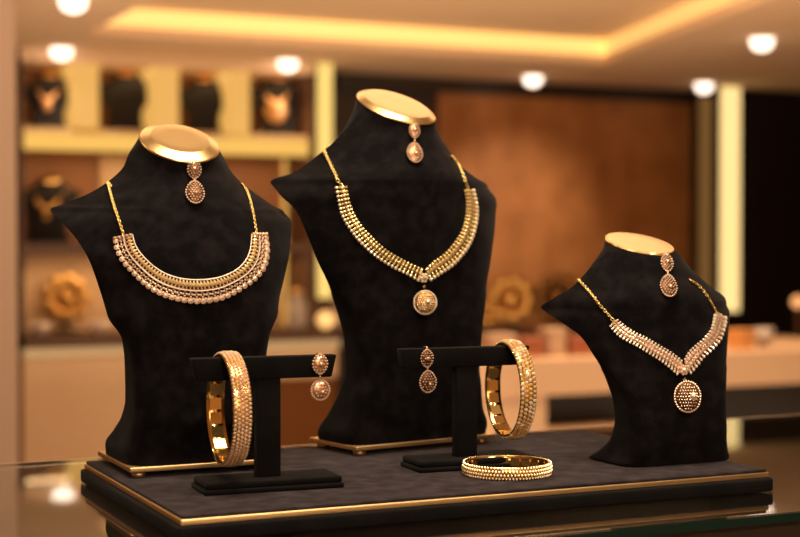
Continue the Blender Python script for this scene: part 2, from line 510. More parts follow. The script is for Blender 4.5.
B2 = [
    (0.0075, 0.0655, -0.0002, -0.0315, 0.0311, 6, 6, 0),
    (0.0141, 0.0675, -0.0012, -0.0311, 0.0279, 6, 6, 0),
    (0.0283, 0.0622, -0.0052, -0.0323, 0.0203, 6, 5, 0),
    (0.0474, 0.058, -0.0122, -0.0345, 0.0101, 5, 5, 0),
    (0.0587, 0.0567, -0.0143, -0.0346, 0.0061, 5, 4, 0),
    (0.0847, 0.0587, -0.0157, -0.0373, 0.0069, 4, 3.5, 0),
    (0.1023, 0.0627, -0.0137, -0.0378, 0.0116, 3.5, 3, 0),
    (0.1188, 0.0693, -0.0101, -0.0393, 0.015, 3, 2.2, 0),
    (0.142, 0.0809, -0.0066, -0.0419, 0.019, 2.5, 1.6, 0),
    (0.1651, 0.0893, -0.0023, -0.0432, 0.0243, 2.2, 1.4, 0),
    (0.1822, 0.0952, 0.0032, -0.0429, 0.0296, 2, 1.2, 0),
    (0.1966, 0.1037, 0.0157, -0.0424, 0.034, 2, 1.2, 0),
    (0.2038, 0.1036, 0.0268, -0.0426, 0.0351, 2, 1.2, 0),
    (0.2115, 0.0867, 0.0219, -0.0437, 0.0337, 2, 1.3, 2.3),
    (0.2221, 0.0682, 0.0227, -0.0389, 0.0359, 2, 1.6, 5.6),
    (0.2328, 0.0563, 0.0184, -0.0322, 0.039, 2, 1.9, 11.1),
    (0.2451, 0.0442, 0.0152, -0.0257, 0.0419, 2, 2, 17.4),
    (0.256, 0.035, 0.0122, -0.0229, 0.0422, 2, 2, 22),
    (0.2642, 0.0301, 0.0093, -0.0226, 0.0412, 2, 2, 26.1),
]
B3 = [
    (0.0003, 0.0455, -0, -0.032, 0.032, 6, 6, 0),
    (0.0017, 0.0469, -0.0017, -0.0322, 0.0281, 6, 6, 0),
    (0.0075, 0.0443, -0.0068, -0.0336, 0.0185, 6, 5, 0),
    (0.0182, 0.0418, -0.014, -0.0348, 0.0069, 5, 5, 0),
    (0.0307, 0.042, -0.0163, -0.0345, 0.002, 5, 4, 0),
    (0.0463, 0.0436, -0.0148, -0.0328, 0.004, 4, 3.5, 0),
    (0.0551, 0.0461, -0.0128, -0.0319, 0.0077, 3.5, 3, 0),
    (0.0648, 0.0503, -0.0093, -0.0314, 0.0113, 3, 2.2, 0),
    (0.0773, 0.0577, -0.0044, -0.0305, 0.0166, 2.5, 1.6, 0),
    (0.0912, 0.0648, 0.0021, -0.0289, 0.0236, 2.2, 1.4, 0),
    (0.0991, 0.0723, 0.0106, -0.0276, 0.0287, 2, 1.2, 0),
    (0.1066, 0.0795, 0.0207, -0.0272, 0.0324, 2, 1.2, 0),
    (0.1113, 0.0823, 0.029, -0.0263, 0.0348, 2, 1.2, 0),
    (0.118, 0.0753, 0.0231, -0.027, 0.0344, 2, 1.3, 1.5),
    (0.126, 0.0609, 0.0216, -0.0245, 0.0358, 2, 1.6, 3.5),
    (0.1339, 0.0508, 0.0225, -0.0181, 0.0401, 2, 1.9, 7.1),
    (0.143, 0.0403, 0.0237, -0.0096, 0.046, 2, 2, 11.1),
    (0.1517, 0.0305, 0.0214, -0.0055, 0.0484, 2, 2, 14.1),
    (0.1571, 0.0248, 0.0248, -0.0017, 0.0513, 2, 2, 16.7),
]


def interp(rows, N):
    r = np.array(rows, float)
    t = np.r_[0, np.cumsum(np.hypot(np.diff(r[:, 0]), np.diff(r[:, 1])))]
    tt = np.linspace(0, t[-1], N)
    out = np.zeros((N, 8))
    for c in range(8):
        y = r[:, c]; d = np.diff(y) / np.diff(t); m = np.zeros(len(y)); m[0] = d[0]; m[-1] = d[-1]
        for i in range(1, len(y) - 1):
            m[i] = 0 if d[i - 1] * d[i] <= 0 else 2 * d[i - 1] * d[i] / (d[i - 1] + d[i])
        k = np.clip(np.searchsorted(t, tt, side='right') - 1, 0, len(t) - 2); h = t[k + 1] - t[k]; s = (tt - t[k]) / h
        out[:, c] = (2 * s**3 - 3 * s**2 + 1) * y[k] + (s**3 - 2 * s**2 + s) * h * m[k] + (-2 * s**3 + 3 * s**2) * y[k + 1] + (s**3 - s**2) * h * m[k + 1]
    # front and back lines run smoothly up the bust; the ninth column softens the shoulder ridge
    z = out[:, 0]
    out = np.c_[out, out[:, 1]]
    def sm(v, sg):
        w_ = np.exp(-.5 * ((z[:, None] - z[None, :]) / sg) ** 2) * np.gradient(z)[None, :].clip(1e-5)
        return (w_ @ v) / w_.sum(1)
    k_ = np.clip((z - .045) / .03, 0, 1) * np.clip((z[-1] - z) / .012, 0, 1)
    for c in (3, 4):
        out[:, c] = out[:, c] * (1 - k_) + sm(out[:, c], .008) * k_
    zr = z[np.argmax(out[:, 1] * (z > .06))]
    ss = lambda t: np.clip(t, 0, 1) ** 2 * (3 - 2 * np.clip(t, 0, 1))
    b_ = ss((z - .6 * zr) / (.35 * zr)) * ss((z[-1] - z) / (z[-1] - zr))
    g_ = zr / .181
    d_ = sm(out[:, 1], .011 * g_) + .013 * g_ - out[:, 1]
    out[:, 8] = out[:, 1] + b_ * .5 * (d_ + np.sqrt(d_ ** 2 + .004 ** 2))
    out[:, 7] = out[:, 7] * (1 - k_) + sm(out[:, 7], .007) * k_
    out = np.c_[out, out[:, 2] * (1 - k_) + sm(out[:, 2], .010) * k_]
    return out

def slice_pts(o, s_list):
    z, a, yt, yf, yb, n, m, T, A, yr = o
    f0 = (1 - (a / A) ** n) ** (1 / m) if A > a + 1e-9 else 0
    out = []
    for s, side in s_list:
        f = (max(0, 1 - (abs(s) * a / A) ** n) ** (1 / m) - f0) / (1 - f0)
        y = yt + ((yf if side < 0 else yb) - yt) * f
        out.append(Vector((s * a, y, z + math.tan(R(T)) * (y - yr))))
    return out

def bust_bm(rows, N=110, M=44):
    o = interp(rows, N)
    S = [(-math.cos(math.pi * k / M), -1) for k in range(M + 1)] + [(math.cos(math.pi * k / M), 1) for k in range(1, M)]
    bm = bmesh.new()
    rings = [[bm.verts.new(p) for p in slice_pts(r, S)] for r in o]
    K = len(S)
    for i in range(N - 1):
        for k in range(K):
            bm.faces.new((rings[i][k], rings[i][(k + 1) % K], rings[i + 1][(k + 1) % K], rings[i + 1][k]))
    bm.faces.new(list(reversed(rings[0])))
    bm.faces.new(rings[-1])
    top = [v.co.copy() for v in rings[-1]]
    return bm, top, o

def cap_bm(top, h, inner, flat=.0):
    c = sum(top, Vector()) / len(top)
    n = Vector()
    for k in range(len(top)):
        n += (top[k] - c).cross(top[(k + 1) % len(top)] - c)
    n.normalize()
    if n.z < 0: n = -n
    bm = bmesh.new()
    rings = []
    for s, up in ((.97, -.002), (1.012, .0), (1.012, .0006), (.99, .0013), ((.99 + inner) / 2, .0013 + (h - .0013) * .52), (inner, h), (inner * .965, h + .0001), (inner * .6, h - flat), (inner * .2, h - flat)):
        rings.append([bm.verts.new(c + (p - c) * s + n * up) for p in top])
    K = len(top)
    for a, b in zip(rings, rings[1:]):
        for k in range(K):
            bm.faces.new((a[k], a[(k + 1) % K], b[(k + 1) % K], b[k]))
    bm.faces.new(rings[-1]); bm.faces.new(list(reversed(rings[0])))
    return bm

def make_bust(rows, loc, yaw, label, plate=None, cap=(.0042, .74), group=None, velvet=VELVET, hi=True):
    e = empty('display_bust', loc, yaw, label, 'jewelry bust', group)
    bm, top, prof = bust_bm(rows, 110 if hi else 34, 44 if hi else 16)
    body = mesh_obj('body', bm, velvet, e, auto=50)
    mesh_obj('gold_cap', cap_bm(top, *cap), CAPG, e, auto=11 if hi else None)
    if plate:
        hw, hd = plate
        bm = bmesh.new(); add_box(bm, (-hw, -hd, .0040), (hw, hd, .0074))
        mesh_obj('base_plate', bm, BRASS, e, bevel=.0006)
        for sx in (-1, 1):
            for sy in (-1, 1):
                bm = bmesh.new(); add_lathe(bm, [(.0045, .0), (.005, .0005), (.005, .0040)], 16, M=Matrix.Translation((sx * (hw - .008), sy * (hd - .008), 0)))
                mesh_obj('foot', bm, BRASS, e)
    M = Matrix.Translation(loc) @ Matrix.Rotation(yaw, 4, 'Z')
    me = body.data
    bvh = BVHTree.FromPolygons([M @ v.co for v in me.vertices], [tuple(p.vertices) for p in me.polygons])
    return dict(e=e, bvh=bvh, M=M, prof=prof, rows=rows)

b1 = make_bust(B1, (.3135, 1.031, PT), 0, 'black velvet necklace bust on the left with a wide collar necklace and gold base plate', (.0535, .0455), (.0042, .74))
b2 = make_bust(B2, (.497, 1.0605, PT), R(10), 'tallest black velvet necklace bust, in the middle, with a gold base plate', (.0655, .0333), (.0036, .84))
b3 = make_bust(B3, (.635, .9145, PT), 0, 'smallest black velvet necklace bust, on the right, without a base plate', None, (.0012, .95))

# ================================================================ jewelry helpers
def hit(b, px, py):
    d = ray(px, py)
    loc, n, i, dist = b['bvh'].ray_cast(EYE, d)
    if loc is None:
        loc, n, i, dist = b['bvh'].find_nearest(EYE + d * ((Vector(b['M'].translation) + Vector((0, 0, .12)) - EYE).length))
    if n.dot(d) > 0: n = -n
    return loc, n

def resample(pts, N):
    pts = [Vector(p).to_3d() if len(p) == 2 else Vector(p) for p in pts]
    # Catmull-Rom through the points, then even arc length
    fine = []
    for i in range(len(pts) - 1):
        p0, p1, p2, p3 = pts[max(i - 1, 0)], pts[i], pts[i + 1], pts[min(i + 2, len(pts) - 1)]
        for k in range(12):
            t = k / 12
            fine.append(.5 * ((2 * p1) + (p2 - p0) * t + (2 * p0 - 5 * p1 + 4 * p2 - p3) * t * t + (3 * p1 - p0 - 3 * p2 + p3) * t**3))
    fine.append(pts[-1])
    L = [0]
    for a, b in zip(fine, fine[1:]): L.append(L[-1] + (b - a).length)
    out = []
    j = 0
    for i in range(N):
        s = L[-1] * i / (N - 1)
        while j < len(L) - 2 and L[j + 1] < s: j += 1
        f = (s - L[j]) / max(1e-9, L[j + 1] - L[j])
        out.append(fine[j].lerp(fine[j + 1], min(1, max(0, f))))
    return out

class Band:
    """a strip lying on a bust between two measured edges"""
    def __init__(s, b, inner, outer):
        s.b = b; s.K = 121
        a = resample(inner, s.K); c = resample(outer, s.K)
        s.a, s.c = a, c
    def px(s, u, t):
        x = min(max(u, 0), 1) * (s.K - 1); i = min(int(x), s.K - 2); f = x - i
        return s.a[i].lerp(s.a[i + 1], f).lerp(s.c[i].lerp(s.c[i + 1], f), t)
    def at(s, u, t, lift=0):
        q = s.px(u, t); p, n = hit(s.b, q.x, q.y)
        return p + n * lift, n
    def frame(s, u, t0, t1, lift, du=.004):
        """matrix: x runs across from t0 to t1 (unit length), y along, z off the surface"""
        p0, n0 = s.at(u, t0, lift); p1, n1 = s.at(u, t1, lift)
        q0, _ = s.at(u - du, (t0 + t1) / 2); q1, _ = s.at(u + du, (t0 + t1) / 2)
        x = p1 - p0; L = x.length; x.normalize()
        y = (q1 - q0); y = (y - x * y.dot(x)).normalized()
        z = x.cross(y)
        if z.dot(n0 + n1) < 0: y = -y; z = -z
        M = Matrix((x, y, z)).transposed().to_4x4()
        M.translation = (p0 + p1) / 2
        return M, L

def proto(name, bm, mats, smooth=False):
    me = bpy.data.meshes.new(name)
    bm.to_mesh(me); bm.free()
    for m in (mats if isinstance(mats, (list, tuple)) else [mats]): me.materials.append(m)
    if smooth:
        for p in me.polygons: p.use_smooth = True
    return me

def inst(name, me, parent, M):
    o = bpy.data.objects.new(name, me)
    o.parent = parent
    col.objects.link(o)
    o.matrix_basis = Matrix.Translation(-parent.location) @ M
    return o

def chain_part(name, parent, pts, r=.0011, m=None, spacing=1.9):
    """a rope of interlocked oval links along the points"""
    L = sum((Vector(b) - Vector(a)).length for a, b in zip(pts, pts[1:]))
    N = max(4, int(L / (r * spacing)))
    P = resample(pts, N)
    bm = bmesh.new()
    for i in range(N):
        t = (P[min(i + 1, N - 1)] - P[max(i - 1, 0)]).normalized()
        up = Vector((0, -.3, 1)).normalized()
        a = t.cross(up).normalized(); b = a.cross(t)
        ang = (i % 2) * math.pi / 2 + .5
        y = a * math.cos(ang) + b * math.sin(ang); z = t.cross(y)
        M = Matrix((t * 1.5, y, z)).transposed().to_4x4(); M.translation = P[i]
        bmv = []
        seg, tube = 8, 4
        for k in range(seg):
            A_ = 2 * math.pi * k / seg
            bmv.append([bm.verts.new(M @ Vector(((r + .42 * r * math.cos(B_)) * math.cos(A_), (r + .42 * r * math.cos(B_)) * math.sin(A_), .42 * r * math.sin(B_)))) for B_ in [2 * math.pi * q / tube for q in range(tube)]])
        for k in range(seg):
            for q_ in range(tube):
                bm.faces.new((bmv[k][q_], bmv[(k + 1) % seg][q_], bmv[(k + 1) % seg][(q_ + 1) % tube], bmv[k][(q_ + 1) % tube]))
    for v in bm.verts: v.co -= parent.location
    return mesh_obj(name, bm, m or CHAIN, parent)

def back_chain(b, parent, pl_, pr_, r=.0011):
    """the chain goes on round the back of the neck, on the bust's own surface"""
    Mi = b['M'].inverted()
    A_, B_ = Mi @ pl_, Mi @ pr_
    pts = [pl_]
    for k in range(1, 24):
        f = k / 24
        zz = A_.z + (B_.z - A_.z) * f + .012 * math.sin(math.pi * f)
        i = int(np.argmin(np.abs(b['prof'][:, 0] - zz)))
        o = b['prof'][i]
        x = A_.x + (B_.x - A_.x) * f
        s = max(-1, min(1, x / o[1]))
        q = slice_pts(o, [(s, 1)])[0]
        q.y += .0012
        pts.append(b['M'] @ q)
    pts.append(pr_)
    chain_part('back_chain', parent, pts, r)

def surf_path(b, pts, N=26, lift=.0011):
    out = []
    for q in resample(pts, N):
        p, n = hit(b, q.x, q.y)
        out.append(p + n * lift)
    return out

# ---- unit link meshes (x across the band -.5...5, y along, z out)
def bm_bead(bm, x, y, r, m, z=0, sub=1, s3=(1, 1, 1)): add_ball(bm, Vector((x, y, z)), r, sub, m, sc3=s3)

# ================================================================ necklace on the left bust: wide collar
M1 = b1['M']
n1 = empty('necklace', b1['e'].location + Vector((0, -.03, .09)), 0, 'wide gold collar necklace with rows of small drops on the left bust', 'necklace')
inner1 = [(133.5,235.5),(137,247),(145,257.6),(156,267.5),(167.5,274),(181,278),(194.5,279.3),(208,278.7),(221.5,276),(235,269.8),(244,260.7),(248.8,249.5),(250.3,235)]
outer1 = [(113.6,239.4),(114,247),(117,255.5),(122.5,264.5),(132.6,275.5),(145,287.3),(158.5,295.8),(172,300.7),(185.5,303.4),(199,304.3),(212.5,302.9),(223.7,300.3),(235,294.9),(246,288),(257.5,278.8),(265.4,267.5),(268.5,254),(267.9,242.7),(266.3,235)]
bd1 = Band(b1, inner1, outer1)
def rim(parent, name, band, t, r, m, n=90, lift=.0012, u0=0, u1=1, beads=True):
    pts = [band.at(u0 + (u1 - u0) * k / (n - 1), t, lift)[0] - parent.location for k in range(n)]
    bm = bmesh.new()
    add_tube(bm, pts, r * .75, 6)
    if beads:
        for p in pts: add_ball(bm, p, r * 1.15, 1)
    return mesh_obj(name, bm, m, parent, smooth=False)
rim(n1, 'inner_rim', bd1, .03, .00052, PALE, 130)
rim(n1, 'middle_rim', bd1, .47, .00050, PALE, 150, lift=.0016)
rim(n1, 'lower_rim', bd1, .42, .00035, ROSE, 60, beads=False)
bm = bmesh.new()
bm_bead(bm, 0, 0, .5, 0, 0, 1, (1, .36, .22)); bm_bead(bm, 0, 0, .38, 1, .05, 1, (1, .80, .6)); bm_bead(bm, -.34, 0, .13, 2, .04); bm_bead(bm, .34, 0, .13, 2, .04)
leaf_me = proto('leaf_link', bm, [ROSE, WARMST, STONE])
bm = bmesh.new()
bm_bead(bm, -.38, 0, .10, 0, .0); bm_bead(bm, -.2, -.12, .115, 1, .03); bm_bead(bm, -.2, .12, .115, 1, .03); bm_bead(bm, -.02, 0, .11, 0, .03)
bm_bead(bm, .26, 0, .21, 1, .04, 2, (1, .95, .6)); bm_bead(bm, .08, -.19, .07, 2, .03); bm_bead(bm, .08, .19, .07, 2, .03)
for k in range(9):
    a = 2 * math.pi * k / 9; bm_bead(bm, .26 + .20 * math.cos(a), .20 * math.sin(a), .05, 1, .07)
drop_me = proto('drop', bm, [ROSE, STONE, PALE])
def put(parent, name, me, band, u, t0, t1, lift, wide):
    M, L = band.frame(u, t0, t1, lift)
    inst(name, me, parent, M @ Matrix.Diagonal((L, L * wide, L * .8, 1)))
for k in range(50):
    put(n1, 'leaf_link', leaf_me, bd1, .012 + .976 * k / 49, .05, .43, .0009, .86)
for k in range(35):
    put(n1, 'drop', drop_me, bd1, .014 + .972 * k / 34, .47, 1.0, .0011, 1.12)
for u, in ((0.0,), (1.0,)):
    M, L = bd1.frame(u, .02, .98, .0013)
    bm = bmesh.new(); add_box(bm, (-.5, -.07, -.04), (.5, .07, .06))
    for k in range(5): bm_bead(bm, -.4 + .2 * k, 0, .075, 1, .06)
    inst('end_plate', proto('end_plate', bm, [ROSE, STONE]), n1, M @ Matrix.Diagonal((L, L, L, 1)))
cl = surf_path(b1, [(107.6,180.7),(111,194),(115.5,210),(120,223),(124,235.5)])
cr = surf_path(b1, [(241.5,185.5),(246,192),(249.5,202),(253,217),(255.6,233.5)])
chain_part('chain', n1, cl, .00105); chain_part('chain', n1, cr, .00095)
back_chain(b1, n1, cl[0], cr[0])

# ================================================================ necklace on the middle bust
n2 = empty('necklace', b2['e'].location + Vector((0, -.03, .1)), 0, 'yellow gold pointed collar necklace with a small round pendant on the tallest bust', 'necklace')
L_out = [(335,186.8),(337.8,200.7),(341.5,216),(349.5,230),(360.7,244),(374.7,256.6),(391.5,267.8),(408,275.6),(418.4,282)]
L_in = [(347.3,186),(349,198),(353.7,212),(360.7,224.5),(372,237),(386,249.6),(400,258),(413.8,265),(423,269)]
R_out = [(428.5,281.5),(441.7,273),(453,265),(464,252.4),(471,239.8),(475.3,223),(475.8,206),(472.5,189.5)]
R_in = [(424.5,269),(433.4,260.8),(444.5,252.4),(454.3,241),(461.3,228.7),(464.6,214.7),(465,200.7),(463,189.5)]
bl, br = Band(b2, L_in, L_out), Band(b2, R_in, R_out)
bm = bmesh.new()
add_box(bm, (-.40, -.05, -.06), (.40, .05, .02), 0)
bm_bead(bm, -.42, 0, .12, 2, .03); bm_bead(bm, -.13, 0, .15, 2, .05, 2, (1.35, 1, .8)); bm_bead(bm, .16, 0, .125, 2, .04); bm_bead(bm, .40, 0, .145, 1, .05, 2)
row_me = proto('link', bm, [CHAIN, mat('champagne_stones', (1.0, .82, .54), .2, .35, spec=1.0), mat('yellow_gold_beads', (1.0, .74, .32), .26, .65, spec=.9)])
for band, N in ((bl, 32), (br, 27)):
    for k in range(N):
        put(n2, 'link', row_me, band, (k + .5) / N, 0, 1, .0010, .92)
    for t in (.10, .52, .84):
        rim(n2, 'wire', band, t, .0003, CHAIN, 40, .0006, beads=False)

def flower_bm(r, petals=6, m=(0, 1)):
    bm = bmesh.new()
    add_ball(bm, Vector((0, 0, r * .25)), r * .42, 2, m[1])
    for k in range(petals):
        a = 2 * math.pi * k / petals
        add_ball(bm, Vector((r * .62 * math.cos(a), r * .62 * math.sin(a), r * .12)), r * .34, 1, m[0])
    return bm

def facing(b, px, py, lift, toward=0):
    """matrix: x right, y up the surface, z off the surface"""
    p, n = hit(b, px, py)
    if toward: n = (n * (1 - toward) - ray(px, py) * toward).normalized()   # hangs free, turned to the front
    y = Vector((0, 0, 1)); y = (y - n * y.dot(n)).normalized(); x = y.cross(n)
    M = Matrix((x, y, n)).transposed().to_4x4(); M.translation = p - ray(px, py) * lift
    return M

def bring(M, parent, name, bm, mats, smooth=False, of=None):
    for v in bm.verts: v.co = M @ v.co - parent.location
    return mesh_obj(name, bm, mats, of or parent, smooth=smooth)

def medallion(b, parent, px, py, rx, ry, stone_at, mats=(OPEN, STONE, ROSE)):
    """round domed pendant: dark openwork base, beaded rim, lattice of small stones, one bright stone"""
    M = facing(b, px, py, .0042, .6)
    bm = bmesh.new()
    add_lathe(bm, [(1, -.12), (1.02, .0), (.9, .14), (.6, .26), (.3, .31), (.02, .33)], 36, M=Matrix.Diagonal((rx, ry, rx, 1)))
    pn = bring(M, parent, 'pendant', bm, mats[0], True)
    bm = bmesh.new(); n = 34
    add_tube(bm, [Vector((rx * 1.0 * math.cos(2 * math.pi * k / 48), ry * 1.0 * math.sin(2 * math.pi * k / 48), .04 * rx)) for k in range(48)], rx * .075, 6, 1, closed=True)
    for k in range(n):
        a = 2 * math.pi * k / n; add_ball(bm, Vector((rx * math.cos(a), ry * math.sin(a), rx * .08)), rx * .095, 1)
    bring(M, parent, 'pendant_rim', bm, [PALE if mats[2] is CHAIN else mats[1], mats[2]], of=pn)
    bm = bmesh.new(); g = rx * .2
    for i in range(-5, 6):
        for j in range(-5, 6):
            x, y = (i + .5 * (j % 2)) * g, j * g * ry / rx
            rr = math.hypot(x / rx, y / ry)
            if rr < .88: add_ball(bm, Vector((x, y, rx * (.38 - .28 * rr * rr))), g * .37, 1, 0)
    bring(M, parent, 'lattice', bm, [mats[1]], of=pn)
    bm = bmesh.new(); sx, sy = stone_at
    add_ball(bm, Vector((sx * rx, sy * ry, rx * .34)), rx * .24, 2, 0)
    for k in range(8):
        a = 2 * math.pi * k / 8; add_ball(bm, Vector((sx * rx + rx * .28 * math.cos(a), sy * ry + rx * .28 * math.sin(a), rx * .32)), rx * .09, 1, 1)
    bring(M, parent, 'center_stone', bm, [mats[1], PALE], of=pn)
S2 = 1.035 / 1500
bring(facing(b2, 423.6, 277.8, .0022), n2, 'flower_center', flower_bm(.0042, 6), [PALE, WARMST])
bring(facing(b2, 423.8, 286.5, .0022), n2, 'pendant_link', flower_bm(.0016, 4), [CHAIN, PALE])
medallion(b2, n2, 425, 302.4, .0087, .0088, (.15, .05), (mat('amber_openwork', (.45, .22, .065), .35, 1), mat('bright_gold_stones', (1.0, .76, .42), .25, .75), CHAIN))
cl = surf_path(b2, [(324.6,152.5),(329,162),(334,173),(338,181),(341.5,186.5)])
cr = surf_path(b2, [(450.8,157.5),(456,162.5),(460.5,172),(464,181),(467,189)])
chain_part('chain', n2, cl, .0012); chain_part('chain', n2, cr, .0012)
back_chain(b2, n2, cl[0], cr[0])

# ================================================================ necklace on the right bust
n3 = empty('necklace', b3['e'].location + Vector((0, -.03, .07)), 0, 'pale gold pointed necklace with a large round pendant on the smallest bust', 'necklace')
L_in = [(616.8,318.5),(625.6,326),(635,332.5),(646.6,337.8),(658.3,344.8),(670,351.8),(677,357),(682,361)]
L_out = [(608.9,325),(614.5,333),(623.3,340),(635,346),(646.6,353),(658.3,360.5),(667.6,367.5),(677,376)]
R_in = [(683,360),(687.4,351.8),(693.2,346),(702.6,337.8),(709.6,328.5),(712.3,314.5)]
R_out = [(688.5,375),(695.6,367),(702.6,358),(711.9,349.4),(718.9,340),(722.4,329.6),(723.5,316.8)]
bl, br = Band(b3, L_in, L_out), Band(b3, R_in, R_out)
bm = bmesh.new()
bm_bead(bm, -.44, 0, .09, 1, .05); bm_bead(bm, -.22, 0, .2, 0, .03, 1, (1, .8, .6)); bm_bead(bm, .08, 0, .19, 0, .03, 1, (1, .85, .6)); bm_bead(bm, .30, .0, .10, 0, .03); bm_bead(bm, .44, 0, .11, 1, .06)
bm_bead(bm, -.07, .12, .07, 2, .02); add_box(bm, (-.42, -.05, -.06), (.4, .05, .01), 2)
row3_me = proto('link', bm, [STONE, PALE, ROSE])
for band, N in ((bl, 23), (br, 17)):
    for k in range(N):
        put(n3, 'link', row3_me, band, (k + .5) / N, 0, 1, .0010, 1.0)
    for t in (.28, .72):
        rim(n3, 'wire', band, t, .00035, ROSE, 40, .0007, beads=False)
bring(facing(b3, 683.2, 370, .0022), n3, 'flower_center', flower_bm(.0045, 7), [STONE, PALE])
bring(facing(b3, 684.6, 379.6, .0022), n3, 'pendant_link', flower_bm(.0018, 4), [ROSE, STONE])
medallion(b3, n3, 687.4, 396.8, .0093, .0108, (.38, .02))
cl = surf_path(b3, [(577.8,279.5),(586,289),(596,300.5),(605,311),(612.3,319.3)])
cr = surf_path(b3, [(689.5,281.5),(697,286),(705,295),(711,304),(715.5,313)])
chain_part('chain', n3, cl, .0010); chain_part('chain', n3, cr, .0009)
back_chain(b3, n3, cl[0], cr[0])

# ================================================================ drop earrings
def earring(M_top, M_drop, leaf, drop, label, mats, style=0, hook=None, group=None):
    """leaf=(w,h), drop=(w,h) half sizes in metres; M_* put x right, y up, z out"""
    base = M_drop.translation.copy(); base.z -= drop[1]
    e = empty('drop_earring', base, 0, label, 'earring', group)
    dark, st, rimm = mats
    def plate(outline, h, M, name):
        bm = bmesh.new(); K = len(outline)
        rings = []
        for s, z in ((1, -.35), (1, .0), (.85, .45), (.5, .85), (.15, 1)):
            rings.append([bm.verts.new((x * s, y * s, z * h)) for x, y in outline])
        for a, b in zip(rings, rings[1:]):
            for k in range(K): bm.faces.new((a[k], a[(k + 1) % K], b[(k + 1) % K], b[k]))
        bm.faces.new(rings[-1]); bm.faces.new(list(reversed(rings[0])))
        return bring(M, e, name, bm, dark, True)
    def stones(outline, h, M, name, step, rr, big, of):
        bm = bmesh.new(); K = len(outline)
        per = [Vector((x, y, h * .15)) for x, y in outline]
        for k in range(K): add_ball(bm, per[k], rr * .95, 1, 0)
        W = max(x for x, y in outline); H = max(y for x, y in outline)
        i = -8
        for i in range(-8, 9):
            for j in range(-8, 9):
                x, y = i * step + (step / 2 if j % 2 else 0), j * step * .9
                ang = math.atan2(y, x); 
                # inside test
                best = min(range(K), key=lambda k: abs(math.atan2(outline[k][1], outline[k][0]) - ang))
                ro = math.hypot(*outline[best]); f = math.hypot(x, y) / ro
                if f < .84 and (math.hypot(x - big[0], y - big[1]) > big[2] * 1.2): add_ball(bm, Vector((x, y, h * (1.12 - .8 * f * f))), rr * .66, 1, 0)
        add_ball(bm, Vector((big[0], big[1], h * 1.0)), big[2], 2, 1)
        bring(M, e, name, bm, [st, rimm], of=of)
    lw, lh = leaf; dw, dh = drop
    marq = [(lw * math.sin(a) * (abs(math.sin(a)) ** .25), lh * math.cos(a)) for a in [2 * math.pi * k / 20 for k in range(20)]]
    tear = []
    for k in range(26):
        a = 2 * math.pi * k / 26; y = math.cos(a)
        ww = math.sin(a) * (1 - .22 * max(0, y) ** 1 * (1 if style != 2 else .2))
        tear.append((dw * ww, dh * y))
    lf = plate(marq, lw * .35, M_top, 'leaf_top')
    stones(marq, lw * .4, M_top, 'leaf_stones', lw * .44, lw * .17, (0, -lh * .05, lw * .36), lf)
    dr = plate(tear, dw * .35, M_drop, 'drop')
    stones(tear, dw * .4, M_drop, 'drop_stones', dw * .33, dw * .135, (dw * .12, -dh * .25, dw * .24), dr)
    a = M_top @ Vector((0, -lh, 0)); b = M_drop @ Vector((0, dh, 0)); m_ = (a + b) / 2
    bm = bmesh.new(); o = e.location
    add_tube(bm, [a - o, m_ - o, b - o], .0004, 6); add_ball(bm, m_ - o, .0010, 1); add_ball(bm, b - o, .0009, 1)
    mesh_obj('link', bm, rimm, e)
    top = M_top @ Vector((0, lh, 0)); bm = bmesh.new()
    pts = [top - o] + [Vector(q) - o for q in (hook or [])]
    if len(pts) < 2: pts.append(pts[0] + Vector((0, .002, .0015)))
    add_tube(bm, pts, .00045, 6); add_ball(bm, top - o, .0009, 1)
    mesh_obj('hook', bm, rimm, e)
    return e

def hanging(b, px, py, half, lift):
    """frame lying against the neck: y up the slope, z off it; returns also the true half height"""
    P, n1_ = hit(b, px, py - half); Q, n2_ = hit(b, px, py + half)
    y = P - Q; hh = y.length / 2; y.normalize()
    f = b['M'].to_3x3() @ Vector((0, -1, 0)); e_ = EYE - P; e_.z = 0; f = (f * .35 + e_.normalized() * .65).normalized()
    x = y.cross(f).normalized(); z = x.cross(y)
    M = Matrix((x, y, z)).transposed().to_4x4(); M.translation = (P + Q) / 2 - ray(px, py) * (lift + .001)
    return M, hh

def neck_earring(b, top, leaf_c, drop_c, leaf, drop, label, mats, style=0):
    Ml, h1 = hanging(b, *leaf_c, leaf[1], .0022); Md, h2 = hanging(b, *drop_c, drop[1], .0026)
    d = (Ml.translation - EYE).length / 1500
    pt, n = hit(b, *top)
    earring(Ml, Md, (leaf[0] * d, h1), (drop[0] * d, h2), label, mats, style, [pt + Vector((0, -.0008, .0012))])
RO = (OPEN, STONE, ROSE)
GO = (OPEN, WARMST, CHAIN)
neck_earring(b1, (194, 161), (194.3, 169.5), (195, 192.3), (6.6, 9.2), (8.9, 11), 'gold drop earring hanging below the gold cap of the left bust', RO)
neck_earring(b2, (414.5, 122), (414.5, 130.5), (414.8, 152.6), (5.4, 7.6), (7.9, 9.6), 'gold drop earring hanging below the gold cap of the tallest bust', (mat('copper_openwork', (.42, .23, .13), .35, .9), STONE, ROSE))
neck_earring(b3, (667, 254), (667, 262.8), (668.7, 285.8), (6.0, 8.4), (8.2, 10.6), 'gold drop earring hanging below the gold cap of the smallest bust', RO)

